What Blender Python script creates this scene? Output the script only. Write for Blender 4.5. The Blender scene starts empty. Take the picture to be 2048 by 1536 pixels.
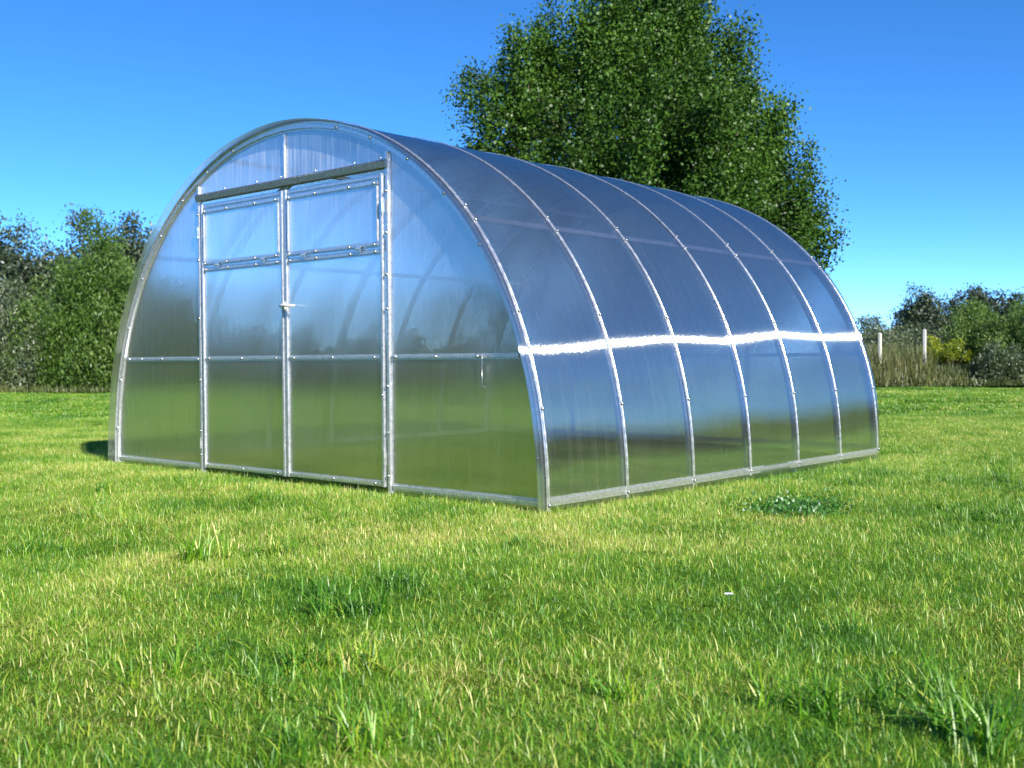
import bpy, math
import numpy as np
from mathutils import Vector, Matrix
R = np.random.default_rng(11)
SC = bpy.context.scene
COL = SC.collection
# ------------------------------------------------------------------ camera
K = 4.1 / 3
CAM = np.array([5.4051, -2.9407, 0.5479]) * K
FPX, PITCH, ROLL, YAW = 2127.3, 0.0240, -0.0072, 0.7169
_fw = np.array([-math.sin(YAW), math.cos(YAW), 0]); _r = np.array([math.cos(YAW), math.sin(YAW), 0]); _up = np.array([0, 0, 1.])
FW = _fw * math.cos(PITCH) - _up * math.sin(PITCH)
UP = _up * math.cos(PITCH) + _fw * math.sin(PITCH)
RT = _r * math.cos(ROLL) + UP * math.sin(ROLL); UP = UP * math.cos(ROLL) - _r * math.sin(ROLL)
cd = bpy.data.cameras.new('camera'); cam = bpy.data.objects.new('camera', cd); COL.objects.link(cam)
cam.matrix_world = Matrix(((RT[0], UP[0], -FW[0], CAM[0]), (RT[1], UP[1], -FW[1], CAM[1]), (RT[2], UP[2], -FW[2], CAM[2]), (0, 0, 0, 1)))
cd.sensor_width = 36; cd.lens = FPX / 2048 * 36; cd.clip_start = 0.05; cd.clip_end = 2000
cd.dof.use_dof = True; cd.dof.focus_distance = 4.2; cd.dof.aperture_fstop = 5.6
SC.camera = cam
# ------------------------------------------------------------------ sky, sun, exposure
SUN_AZ, SUN_EL = math.radians(-18), math.radians(29.5)      # azimuth counted from +x towards +y
sun_dir = Vector((math.cos(SUN_EL) * math.cos(SUN_AZ), math.cos(SUN_EL) * math.sin(SUN_AZ), math.sin(SUN_EL)))
W = bpy.data.worlds.new('World'); SC.world = W; W.use_nodes = True
nt = W.node_tree; bg = nt.nodes['Background']
sky = nt.nodes.new('ShaderNodeTexSky'); sky.sky_type = 'NISHITA'; sky.sun_disc = False
sky.sun_elevation = SUN_EL; sky.sun_rotation = math.pi / 2 - SUN_AZ
sky.air_density = 0.5; sky.dust_density = 0.0; sky.ozone_density = 3.0; sky.altitude = 3000
hs = nt.nodes.new('ShaderNodeHueSaturation'); hs.inputs['Saturation'].default_value = 1.22
nt.links.new(sky.outputs[0], hs.inputs['Color']); nt.links.new(hs.outputs[0], bg.inputs[0])
bg.inputs[1].default_value = 0.147
sd = bpy.data.lights.new('sun', 'SUN'); sun = bpy.data.objects.new('sun', sd); COL.objects.link(sun)
sd.energy = 4.2; sd.angle = math.radians(0.5); sd.color = (1.0, 0.93, 0.82)
sun.rotation_euler = sun_dir.to_track_quat('Z', 'Y').to_euler(); sun.location = (10, 10, 15)
SC.view_settings.view_transform = 'Standard'; SC.view_settings.look = 'None'; SC.view_settings.gamma = 1; SC.view_settings.exposure = 1.15
cy = SC.cycles
cy.max_bounces = 10; cy.diffuse_bounces = 3; cy.glossy_bounces = 4; cy.transmission_bounces = 8; cy.transparent_max_bounces = 20
cy.caustics_reflective = False; cy.caustics_refractive = False; cy.sample_clamp_indirect = 6; cy.use_denoising = True

# ------------------------------------------------------------------ helpers
def tag(o, label=None, cat=None, group=None, kind=None):
    if label: o['label'] = label
    if cat: o['category'] = cat
    if group: o['group'] = group
    if kind: o['kind'] = kind
    return o
def empty(name, loc=(0, 0, 0)):
    o = bpy.data.objects.new(name, None); o.location = loc; o.empty_display_size = .2; COL.objects.link(o); return o
def npmesh(name, V, F, mat, parent=None, attrs=None, smooth=True, loc=None, nside=4):
    """V (n,3); F (m,k) equal-sided faces, or a list of lists"""
    me = bpy.data.meshes.new(name); V = np.asarray(V, dtype=np.float32)
    if isinstance(F, np.ndarray):
        m, k = F.shape
        me.vertices.add(len(V)); me.vertices.foreach_set('co', V.ravel())
        me.loops.add(m * k); me.loops.foreach_set('vertex_index', F.ravel().astype(np.int32))
        me.polygons.add(m); me.polygons.foreach_set('loop_start', np.arange(0, m * k, k, dtype=np.int32))
        me.update(calc_edges=True)
    else:
        me.from_pydata([tuple(map(float, v)) for v in V], [], F); me.update()
    if smooth: me.polygons.foreach_set('use_smooth', np.ones(len(me.polygons), dtype=bool))
    for an, (ty, data) in (attrs or {}).items():
        a = me.attributes.new(an, ty, 'POINT'); a.data.foreach_set('vector' if ty == 'FLOAT_VECTOR' else 'value', np.asarray(data, dtype=np.float32).ravel())
    if mat: me.materials.append(mat)
    o = bpy.data.objects.new(name, me); COL.objects.link(o)
    if parent: o.parent = parent
    if loc is not None: o.location = loc
    return o
class MB:
    def __init__(s): s.v = []; s.f = []
    def add(s, v, f):
        n = len(s.v); s.v += [tuple(x) for x in v]; s.f += [[i + n for i in q] for q in f]
    def box(s, a, b):
        (x0, y0, z0), (x1, y1, z1) = a, b
        s.add([(x0, y0, z0), (x1, y0, z0), (x1, y1, z0), (x0, y1, z0), (x0, y0, z1), (x1, y0, z1), (x1, y1, z1), (x0, y1, z1)],
              [(0, 3, 2, 1), (4, 5, 6, 7), (0, 1, 5, 4), (1, 2, 6, 5), (2, 3, 7, 6), (3, 0, 4, 7)])
    def extr(s, path, U, N, sec):
        """closed section sec [(u,n)] swept along path points, U and N give the side and normal at every point"""
        m = len(sec); vs = []
        for p, u, n in zip(path, U, N):
            for a, b in sec: vs.append(np.array(p) + np.array(u) * a + np.array(n) * b)
        fs = [[i * m + j, i * m + (j + 1) % m, (i + 1) * m + (j + 1) % m, (i + 1) * m + j] for i in range(len(path) - 1) for j in range(m)]
        fs += [list(range(m))[::-1], [(len(path) - 1) * m + j for j in range(m)]]
        s.add(vs, fs)
    def tube(s, path, rad, n=8):
        path = [np.array(p, float) for p in path]; rad = rad if hasattr(rad, '__len__') else [rad] * len(path)
        vs = []; 
        for i, p in enumerate(path):
            t = path[min(i + 1, len(path) - 1)] - path[max(i - 1, 0)]; t = t / (np.linalg.norm(t) + 1e-9)
            a = np.cross(t, [0.31, .2, .93]); 
            if np.linalg.norm(a) < .15: a = np.cross(t, [1, 0, 0])
            a /= np.linalg.norm(a); b = np.cross(t, a)
            for k in range(n):
                q = 2 * math.pi * k / n; vs.append(p + rad[i] * (a * math.cos(q) + b * math.sin(q)))
        m = n
        fs = [[i * m + j, i * m + (j + 1) % m, (i + 1) * m + (j + 1) % m, (i + 1) * m + j] for i in range(len(path) - 1) for j in range(m)]
        fs += [list(range(m))[::-1], [(len(path) - 1) * m + j for j in range(m)]]
        s.add(vs, fs)
    def build(s, name, mat, parent=None, smooth=False, bevel=0):
        o = npmesh(name, s.v, s.f, mat, parent, smooth=smooth)
        if bevel:
            b = o.modifiers.new('bevel', 'BEVEL'); b.width = bevel; b.segments = 2; b.limit_method = 'ANGLE'
        return o
def hat(w, d, lip=.003):
    h = w / 2
    return [(-h, 0), (-h, lip), (-h * .55, lip), (-h * .42, d), (h * .42, d), (h * .55, lip), (h, lip), (h, 0)]
def hatrev(w, d): return [(a, b) for a, b in hat(w, d)][::-1]

def mat(name):
    m = bpy.data.materials.new(name); m.use_nodes = True; m.node_tree.nodes.clear()
    return m, m.node_tree.nodes, m.node_tree.links
def node(N, t, **kw):
    n = N.new(t)
    for k, v in kw.items():
        if k.startswith('i_'):
            k = k[2:]; k = int(k) if k.isdigit() else k.replace('_', ' ')
            n.inputs[k].default_value = v
        else: setattr(n, k, v)
    return n
def ramp(N, L, src, stops):
    r = N.new('ShaderNodeValToRGB'); e = r.color_ramp.elements
    while len(e) < len(stops): e.new(.5)
    for q, (p, c) in zip(e, stops): q.position = p; q.color = (*c, 1)
    L.new(src, r.inputs[0]); return r.outputs[0]
def mth(N, L, op, a, b=None, c=None, clamp=False):
    n = N.new('ShaderNodeMath'); n.operation = op; n.use_clamp = clamp
    for i, v in enumerate((a, b, c)):
        if v is None: continue
        if isinstance(v, (int, float)): n.inputs[i].default_value = v
        else: L.new(v, n.inputs[i])
    return n.outputs[0]

# ------------------------------------------------------------------ materials
def metal(name, base=.62, rough=.32, sc=60):
    m, N, L = mat(name); g = node(N, 'ShaderNodeNewGeometry')
    nz = node(N, 'ShaderNodeTexNoise', i_Scale=sc, i_Detail=4.0); L.new(g.outputs['Position'], nz.inputs['Vector'])
    b = node(N, 'ShaderNodeBsdfPrincipled'); b.inputs['Metallic'].default_value = .85
    c = ramp(N, L, nz.outputs[0], [(.3, (base * .8, base * .82, base * .85)), (.7, (base * 1.15, base * 1.17, base * 1.2))])
    L.new(c, b.inputs['Base Color'])
    r = mth(N, L, 'MULTIPLY_ADD', nz.outputs[0], .25, rough - .12); L.new(r, b.inputs['Roughness'])
    L.new(b.outputs[0], node(N, 'ShaderNodeOutputMaterial').inputs[0]); return m
GALV = metal('galvanised_steel', .74, .36)
STRAP = metal('strap_steel', .78, .26, 30)
BOLT = metal('zinc_bolt', .5, .25, 200)
def paint(name, c, rough=.4):
    m, N, L = mat(name); g = node(N, 'ShaderNodeNewGeometry')
    nz = node(N, 'ShaderNodeTexNoise', i_Scale=25.0, i_Detail=3.0); L.new(g.outputs['Position'], nz.inputs['Vector'])
    b = node(N, 'ShaderNodeBsdfPrincipled'); b.inputs['Roughness'].default_value = rough
    L.new(ramp(N, L, nz.outputs[0], [(.3, tuple(x * .85 for x in c)), (.7, c)]), b.inputs['Base Color'])
    L.new(b.outputs[0], node(N, 'ShaderNodeOutputMaterial').inputs[0]); return m
WHITE = paint('white_plastic', (.8, .8, .76))
POSTW = paint('weathered_white_wood', (.75, .74, .68), .7)

def polycarb(name, r, an, gable, fres=1.95, k=1.0):
    """twin-wall sheet: flutes run along attribute 'tan'; attribute 'uvw' = (metres across, 0, metres along)"""
    m, N, L = mat(name)
    at = node(N, 'ShaderNodeAttribute', attribute_name='uvw'); tn = node(N, 'ShaderNodeAttribute', attribute_name='tan')
    sx = node(N, 'ShaderNodeSeparateXYZ'); L.new(at.outputs['Vector'], sx.inputs[0]); u, v = sx.outputs[0], sx.outputs[2]
    mp = node(N, 'ShaderNodeMapping'); mp.inputs['Scale'].default_value = (45, 1, 1.1); L.new(at.outputs['Vector'], mp.inputs[0])
    st = node(N, 'ShaderNodeTexNoise', i_Scale=1.0, i_Detail=4.0, i_Roughness=.65); L.new(mp.outputs[0], st.inputs['Vector'])
    mp2 = node(N, 'ShaderNodeMapping'); mp2.inputs['Scale'].default_value = (130, 1, 2.5); L.new(at.outputs['Vector'], mp2.inputs[0])
    st2 = node(N, 'ShaderNodeTexNoise', i_Scale=1.0, i_Detail=2.0); L.new(mp2.outputs[0], st2.inputs['Vector'])
    mp3 = node(N, 'ShaderNodeMapping'); mp3.inputs['Scale'].default_value = (2.2, 1, 1.6); L.new(at.outputs['Vector'], mp3.inputs[0])
    lo = node(N, 'ShaderNodeTexNoise', i_Scale=1.0, i_Detail=2.0); L.new(mp3.outputs[0], lo.inputs['Vector'])
    # haze of dust and condensation inside the flutes
    s1 = mth(N, L, 'SMOOTH_MAX', mth(N, L, 'SUBTRACT', st.outputs[0], .47), 0.0, .02)
    hz = mth(N, L, 'MULTIPLY_ADD', s1, .18 if gable else .26, .015 if gable else .05)
    hz = mth(N, L, 'MULTIPLY_ADD', mth(N, L, 'MULTIPLY', st2.outputs[0], lo.outputs[0]), .04, hz)
    if gable:   # condensation has collected in streaks towards the top of the end wall
        top = node(N, 'ShaderNodeMapRange'); L.new(v, top.inputs[0]); top.inputs[1].default_value = 1.2; top.inputs[2].default_value = 2.15
        fl = node(N, 'ShaderNodeTexNoise', i_Scale=220.0, i_Detail=2.0); L.new(at.outputs['Vector'], fl.inputs['Vector'])
        cn = mth(N, L, 'MULTIPLY', mth(N, L, 'MULTIPLY_ADD', mth(N, L, 'SUBTRACT', st.outputs[0], .48, clamp=True), 9.0, .16, clamp=True), mth(N, L, 'MULTIPLY_ADD', fl.outputs[0], 2.0, -.2, clamp=True))
        cn = mth(N, L, 'MULTIPLY', cn, mth(N, L, 'POWER', top.outputs[0], 1.6)); up = node(N, 'ShaderNodeMapRange'); L.new(v, up.inputs[0]); up.inputs[1].default_value = .6; up.inputs[2].default_value = 1.5; up.inputs[4].default_value = .10; cn = mth(N, L, 'ADD', cn, up.outputs[0]); hz = mth(N, L, 'ADD', hz, cn, clamp=True)
    tr = node(N, 'ShaderNodeBsdfTransparent'); tr.inputs[0].default_value = (.96, .98, .99, 1)
    rf = node(N, 'ShaderNodeBsdfRefraction'); rf.inputs['Color'].default_value = (.97, .99, 1, 1); rf.inputs['Roughness'].default_value = .55 if gable else .3; rf.inputs['IOR'].default_value = 1.08 if gable else 1.07
    bp = node(N, 'ShaderNodeBump', i_Strength=.5, i_Distance=.004); L.new(st2.outputs[0], bp.inputs['Height']); L.new(bp.outputs[0], rf.inputs['Normal'])
    t = node(N, 'ShaderNodeMixShader'); t.inputs[0].default_value = .72 if gable else .4; L.new(tr.outputs[0], t.inputs[1]); L.new(rf.outputs[0], t.inputs[2])
    df = node(N, 'ShaderNodeBsdfDiffuse'); df.inputs[0].default_value = (.92, .93, .94, 1); tl = node(N, 'ShaderNodeBsdfTranslucent'); tl.inputs[0].default_value = (.8, .84, .88, 1)
    h = node(N, 'ShaderNodeMixShader'); h.inputs[0].default_value = .18 if gable else .5; L.new(df.outputs[0], h.inputs[1]); L.new(tl.outputs[0], h.inputs[2])
    b = node(N, 'ShaderNodeMixShader'); L.new(hz, b.inputs[0]); L.new(t.outputs[0], b.inputs[1]); L.new(h.outputs[0], b.inputs[2])
    gl = node(N, 'ShaderNodeBsdfAnisotropic'); gl.distribution = 'GGX'; gl.inputs['Roughness'].default_value = r; gl.inputs['Anisotropy'].default_value = an
    gl.inputs['Color'].default_value = (.94, .97, 1, 1) if gable else (.90, .97, 1, 1)
    L.new(tn.outputs['Vector'], gl.inputs['Tangent'])
    bl = node(N, 'ShaderNodeBump', i_Strength=1.0, i_Distance=.002 if gable else .001); L.new(lo.outputs[0], bl.inputs['Height'])
    if not gable:
        mp4 = node(N, 'ShaderNodeMapping'); mp4.inputs['Scale'].default_value = (60, 1, 45); L.new(at.outputs['Vector'], mp4.inputs[0])
        sp = node(N, 'ShaderNodeTexNoise', i_Scale=1.0, i_Detail=2.0); L.new(mp4.outputs[0], sp.inputs['Vector'])
        b2 = node(N, 'ShaderNodeBump', i_Strength=.10, i_Distance=.002); L.new(sp.outputs[0], b2.inputs['Height']); L.new(bl.outputs[0], b2.inputs['Normal']); bl = b2
    L.new(bl.outputs[0], gl.inputs['Normal'])
    g = node(N, 'ShaderNodeNewGeometry'); dt = node(N, 'ShaderNodeVectorMath', operation='DOT_PRODUCT')   # several clear skins together: high reflectance, the same from both sides
    L.new(g.outputs['Normal'], dt.inputs[0]); L.new(g.outputs['Incoming'], dt.inputs[1])
    ff = mth(N, L, 'POWER', mth(N, L, 'SUBTRACT', 1.0, mth(N, L, 'ABSOLUTE', dt.outputs['Value'])), fres)
    ff = mth(N, L, 'MULTIPLY_ADD', ff, 1 - k, k, clamp=True)
    ff = mth(N, L, 'MULTIPLY', ff, mth(N, L, 'MULTIPLY_ADD', st2.outputs[0], .45, .78), clamp=True)      # the flutes catch the light unevenly
    o = node(N, 'ShaderNodeMixShader'); L.new(ff, o.inputs[0]); L.new(b.outputs[0], o.inputs[1]); L.new(gl.outputs[0], o.inputs[2])
    L.new(o.outputs[0], node(N, 'ShaderNodeOutputMaterial').inputs[0]); return m
PC_ROOF = polycarb('polycarbonate_cover', .155, .935, False, 2.2, .40)
PC_GABLE = polycarb('polycarbonate_gable', .19, .72, True, 3.0, .34)

def foliage(name, stops, trans=.35, gloss=.06, sc=.9, rough=.45):
    m, N, L = mat(name)
    a = node(N, 'ShaderNodeAttribute', attribute_name='rnd'); g = node(N, 'ShaderNodeNewGeometry')
    nz = node(N, 'ShaderNodeTexNoise', i_Scale=sc, i_Detail=2.0); L.new(g.outputs['Position'], nz.inputs['Vector'])
    f = mth(N, L, 'MULTIPLY_ADD', a.outputs['Fac'], .6, mth(N, L, 'MULTIPLY_ADD', nz.outputs[0], 1.2, -.4), clamp=True)
    c = ramp(N, L, f, stops)
    d = node(N, 'ShaderNodeBsdfDiffuse'); t = node(N, 'ShaderNodeBsdfTranslucent'); L.new(c, d.inputs[0]); L.new(c, t.inputs[0])
    x = node(N, 'ShaderNodeMixShader'); x.inputs[0].default_value = trans; L.new(d.outputs[0], x.inputs[1]); L.new(t.outputs[0], x.inputs[2])
    gl = node(N, 'ShaderNodeBsdfAnisotropic'); gl.inputs['Roughness'].default_value = rough; gl.inputs[0].default_value = (.9, .95, 1, 1)
    y = node(N, 'ShaderNodeMixShader'); y.inputs[0].default_value = gloss; L.new(x.outputs[0], y.inputs[1]); L.new(gl.outputs[0], y.inputs[2])
    L.new(y.outputs[0], node(N, 'ShaderNodeOutputMaterial').inputs[0]); return m
M_TREE = foliage('big_tree_leaves', [(.1, (.022, .052, .008)), (.5, (.046, .11, .011)), (.9, (.085, .18, .018))], .2, .02, .6)
M_FAR = foliage('far_tree_leaves', [(.1, (.028, .045, .026)), (.5, (.045, .07, .032)), (.9, (.085, .12, .05))], .2, .04, .4)
M_WILLOW = foliage('willow_leaves', [(.1, (.05, .11, .015)), (.5, (.095, .19, .03)), (.9, (.20, .29, .08))], .35, .02, .5)
M_SILVER = foliage('silver_shrub_leaves', [(.1, (.06, .10, .035)), (.5, (.11, .16, .065)), (.9, (.24, .28, .15))], .3, .06, .6)
M_YELLOW = foliage('yellow_shrub_leaves', [(.1, (.10, .17, .008)), (.5, (.24, .32, .01)), (.9, (.45, .48, .02))], .4, .04, 1.2)
M_WEED = foliage('tall_weed_stems', [(.1, (.05, .085, .015)), (.5, (.10, .14, .03)), (.9, (.25, .25, .10))], .35, .05, .6)
M_CLOVER = foliage('weed_leaves', [(.1, (.04, .17, .015)), (.9, (.09, .28, .03))], .35, .08, 3)
def grassmat(name):
    m, N, L = mat(name)
    a = node(N, 'ShaderNodeAttribute', attribute_name='rnd'); h = node(N, 'ShaderNodeAttribute', attribute_name='hgt'); g = node(N, 'ShaderNodeNewGeometry')
    n1 = node(N, 'ShaderNodeTexNoise', i_Scale=1.3, i_Detail=4.0, i_Roughness=.6); L.new(g.outputs['Position'], n1.inputs['Vector'])
    n2 = node(N, 'ShaderNodeTexNoise', i_Scale=.35, i_Detail=2.0); L.new(g.outputs['Position'], n2.inputs['Vector'])
    n3 = node(N, 'ShaderNodeTexNoise', i_Scale=6.0, i_Detail=2.0); L.new(g.outputs['Position'], n3.inputs['Vector'])
    s = mth(N, L, 'MULTIPLY_ADD', n1.outputs[0], 1.5, -.75)
    s = mth(N, L, 'MULTIPLY_ADD', n2.outputs[0], 1.0, mth(N, L, 'ADD', s, -.5))
    s = mth(N, L, 'MULTIPLY_ADD', n3.outputs[0], .6, mth(N, L, 'ADD', s, -.3))
    f = mth(N, L, 'ADD', a.outputs['Fac'], mth(N, L, 'MULTIPLY_ADD', s, 1.0, -.03), clamp=True)
    c = ramp(N, L, f, [(.0, (.045, .20, .005)), (.35, (.15, .39, .010)), (.6, (.28, .50, .015)), (.8, (.52, .60, .06)), (1, (.76, .70, .26))])
    d = node(N, 'ShaderNodeBsdfDiffuse'); t = node(N, 'ShaderNodeBsdfTranslucent'); L.new(c, d.inputs[0]); L.new(c, t.inputs[0])
    x = node(N, 'ShaderNodeMixShader'); x.inputs[0].default_value = .42; L.new(d.outputs[0], x.inputs[1]); L.new(t.outputs[0], x.inputs[2])
    gl = node(N, 'ShaderNodeBsdfAnisotropic'); gl.inputs['Roughness'].default_value = .5; gl.inputs[0].default_value = (1, 1, .9, 1)
    y = node(N, 'ShaderNodeMixShader'); y.inputs[0].default_value = .07; L.new(x.outputs[0], y.inputs[1]); L.new(gl.outputs[0], y.inputs[2])
    L.new(y.outputs[0], node(N, 'ShaderNodeOutputMaterial').inputs[0]); return m
M_GRASS = grassmat('lawn_grass')
def groundmat():
    m, N, L = mat('lawn_ground'); g = node(N, 'ShaderNodeNewGeometry')
    n1 = node(N, 'ShaderNodeTexNoise', i_Scale=.5, i_Detail=6.0, i_Roughness=.7); L.new(g.outputs['Position'], n1.inputs['Vector'])
    n2 = node(N, 'ShaderNodeTexNoise', i_Scale=55.0, i_Detail=4.0, i_Roughness=.7); L.new(g.outputs['Position'], n2.inputs['Vector'])
    f = mth(N, L, 'MULTIPLY_ADD', n2.outputs[0], .8, mth(N, L, 'MULTIPLY_ADD', n1.outputs[0], .8, -.3), clamp=True)
    c = ramp(N, L, f, [(.2, (.025, .05, .007)), (.5, (.055, .10, .012)), (.8, (.11, .14, .02))])
    b = node(N, 'ShaderNodeBsdfDiffuse'); L.new(c, b.inputs[0])
    bp = node(N, 'ShaderNodeBump', i_Strength=.8, i_Distance=.03); L.new(n2.outputs[0], bp.inputs['Height']); L.new(bp.outputs[0], b.inputs['Normal'])
    L.new(b.outputs[0], node(N, 'ShaderNodeOutputMaterial').inputs[0]); return m
M_GROUND = groundmat()
M_BARK = paint('bark', (.13, .10, .075), .9)

# ------------------------------------------------------------------ ground
def gz(x, y):
    x = np.asarray(x, float); y = np.asarray(y, float)
    b = .026 * (np.sin(x * 1.1 + .6 * y) * np.cos(y * .9 - .3 * x) + .5 * np.sin(2.3 * x - 1.7 * y + 1))
    dx = np.maximum(np.maximum(-x, x - 4.1), 0); dy = np.maximum(np.maximum(-y, y - 4.04), 0); d = np.hypot(dx, dy)
    return b * np.clip((d - .15) / 1.2, 0, 1) - .012 - .04 * np.clip(y / 4, 0, 1.3)
ax = np.concatenate([-np.geomspace(900, 42, 14), np.arange(-40, -8, .5), np.arange(-8, 16, .2), np.arange(16, 40.01, .5), np.geomspace(42, 900, 14)])
X, Y = np.meshgrid(ax, ax, indexing='ij'); n = len(ax)
Z = gz(X, Y); i = np.arange((n - 1) * (n - 1)); r_, c_ = i // (n - 1), i % (n - 1)
Fg = np.stack([r_ * n + c_, (r_ + 1) * n + c_, (r_ + 1) * n + c_ + 1, r_ * n + c_ + 1], 1)
tag(npmesh('ground', np.stack([X, Y, Z], -1).reshape(-1, 3), Fg, M_GROUND), kind='structure')

# ------------------------------------------------------------------ greenhouse
WD, HW, HT, BAY, NB = 4.1, 2.055, 2.185, .6735, 6
LN = BAY * NB
def prof(t):
    t = np.asarray(t, float); s = np.clip(np.sin(t), 0, 1)
    return 2.05 + HW * np.cos(t), HT * s ** (1 / 1.1)
tt_ = np.linspace(0, math.pi, 4001); px_, pz_ = prof(tt_); arc = np.concatenate([[0], np.cumsum(np.hypot(np.diff(px_), np.diff(pz_)))])
ARC = arc[-1]
def pat(s):
    """point, normal, tangent on the arch at arc length s (from the right foot)"""
    s = np.asarray(s, float); x = np.interp(s, arc, px_); z = np.interp(s, arc, pz_)
    e = .02; sa, sb = np.clip(s - e, 0, ARC), np.clip(s + e, 0, ARC)
    dx = np.interp(sb, arc, px_) - np.interp(sa, arc, px_); dz = np.interp(sb, arc, pz_) - np.interp(sa, arc, pz_)
    l = np.hypot(dx, dz); dx, dz = dx / l, dz / l
    return x, z, dz, -dx, dx, dz      # x z | nx nz | tx tz
def s_at_z(z, left=False):
    k = np.argmin(np.abs(pz_[:2000] - z)); return ARC - arc[k] if left else arc[k]
GH = empty('greenhouse'); tag(GH, 'arched greenhouse of clear twin-wall plastic sheet on a galvanised frame, standing on the lawn', 'greenhouse')
bolt_mb = MB()
q = [(.0095 * math.cos(a), .0095 * math.sin(a)) for a in np.linspace(0, 2 * math.pi, 9)[:-1]]
vs = [(a, b, 0) for a, b in q] + [(a * .95, b * .95, .004) for a, b in q] + [(a * .5, b * .5, .009) for a, b in q]
fs = [[i, (i + 1) % 8, 8 + (i + 1) % 8, 8 + i] for i in range(8)] + [[8 + i, 8 + (i + 1) % 8, 16 + (i + 1) % 8, 16 + i] for i in range(8)] + [[16 + i for i in range(8)]]
bolt_mb.add(vs, fs); bolt0 = None
def bolt(p, n, parent, sc=1.0):
    global bolt0
    if bolt0 is None:
        o = bolt_mb.build('bolt', BOLT, parent, smooth=True); bolt0 = o
    else:
        o = bpy.data.objects.new('bolt', bolt0.data); COL.objects.link(o); o.parent = parent
    o.location = p; o.rotation_euler = Vector(n).to_track_quat('Z', 'Y').to_euler(); o.scale = (sc, sc, sc)
# cover sheets: two sheets lapping over the fourth rib
def cover(y0, y1, off, seed):
    r = np.random.default_rng(seed)
    s = np.linspace(0, ARC, 161); ys = np.linspace(y0, y1, int((y1 - y0) / .06) + 1)
    S, Yg = np.meshgrid(s, ys, indexing='ij'); x, z, nx, nz, tx, tz = pat(S)
    ph = r.uniform(0, 6, 6); fb = Yg / BAY - np.floor(Yg / BAY)
    bul = (np.sin(math.pi * fb) ** 2) * .0020 * np.sin(S * 1.6 + ph[0] + np.floor(Yg / BAY) * 1.9)
    wob = .0014 * np.sin(S * 3.3 + Yg * 1.3 + ph[1]) * np.sin(Yg * 2.1 + ph[2]) + .0012 * np.sin(S * 7 + ph[3] + 3 * Yg)
    wob = wob * np.clip((S) / .3, 0, 1)
    d = off + bul + wob; low = .04 * np.clip(Yg / LN, 0, 1) * np.clip(1 - S / .35, 0, 1)
    V = np.stack([x + nx * d, Yg, z + nz * d - low], -1).reshape(-1, 3)
    a, b = len(s), len(ys); i = np.arange((a - 1) * (b - 1)); r_, c_ = i // (b - 1), i % (b - 1)
    F = np.stack([r_ * b + c_, r_ * b + c_ + 1, (r_ + 1) * b + c_ + 1, (r_ + 1) * b + c_], 1)
    T = np.stack([tx, tx * 0, tz], -1).reshape(-1, 3); U = np.stack([Yg, Yg * 0, S], -1).reshape(-1, 3)
    return npmesh('cover_sheet', V, F, PC_ROOF, GH, {'tan': ('FLOAT_VECTOR', T), 'uvw': ('FLOAT_VECTOR', U)})
cover(-.075, 3 * BAY + .05, .004, 3); cover(3 * BAY - .05, LN + .06, .0075, 8)
def arch_bar(name, y, s0, s1, off, sec, m, n=90):
    s = np.linspace(s0, s1, n); x, z, nx, nz, tx, tz = pat(s)
    P = np.stack([x + nx * off, x * 0 + y, z + nz * off], -1); Nn = np.stack([nx, nx * 0, nz], -1); U = np.tile([0, 1., 0], (n, 1))
    mb = MB(); mb.extr(P, U, Nn, sec); return mb.build(name, m, GH, smooth=False)
for i in range(NB + 1):
    y = i * BAY; rb = arch_bar('arch_rib', y, 0, ARC, -.004, [(a, -b) for a, b in hat(.05, .03)][::-1], GALV)
    st = arch_bar('clamp_strap', y, 0, ARC, .0115 if i == 3 else .0085, [(-.013, 0), (-.013, .002), (-.005, .0045), (-.002, .002), (.002, .002), (.005, .0045), (.013, .002), (.013, 0)], STRAP)
    for z in (.03, .5, .98, 1.455, 1.535):
        for lf in (False, True):
            s = s_at_z(z, lf); x, zz, nx, nz, _, _ = pat(s); o_ = .016
            if lf and z in (.03,): continue
            bolt((x + nx * o_, y, zz + nz * o_), (nx, 0, nz), st, .95)
def straight(name, p0, p1, U, Nn, sec, m=GALV, parent=None):
    mb = MB(); mb.extr([p0, p1], [U, U], [Nn, Nn], sec); return mb.build(name, m, parent or GH)
# purlins and base rails
for z, lf in ((1.49, False), (1.49, True), (2.075, False), (2.075, True)):
    s = s_at_z(z, lf); x, zz, nx, nz, tx, tz = pat(s)
    straight('purlin', (x - nx * .008, 0.02, zz - nz * .008), (x - nx * .008, LN - .02, zz - nz * .008), (tx, 0, tz), (-nx, 0, -nz), hat(.04, .018))
for x, sx in ((WD + .010, 1), (-.010, -1)):
    straight('base_rail', (x, .016, .045), (x, LN - .016, .012), (0, 0, 1), (sx, 0, 0), hat(.045, .006))
# feet and corner posts
for i in range(NB + 1):
    mb = MB(); mb.box((WD - .03, i * BAY - .02, -.12), (WD - .004, i * BAY + .02, .01)); mb.build('ground_peg', GALV, GH)

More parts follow.
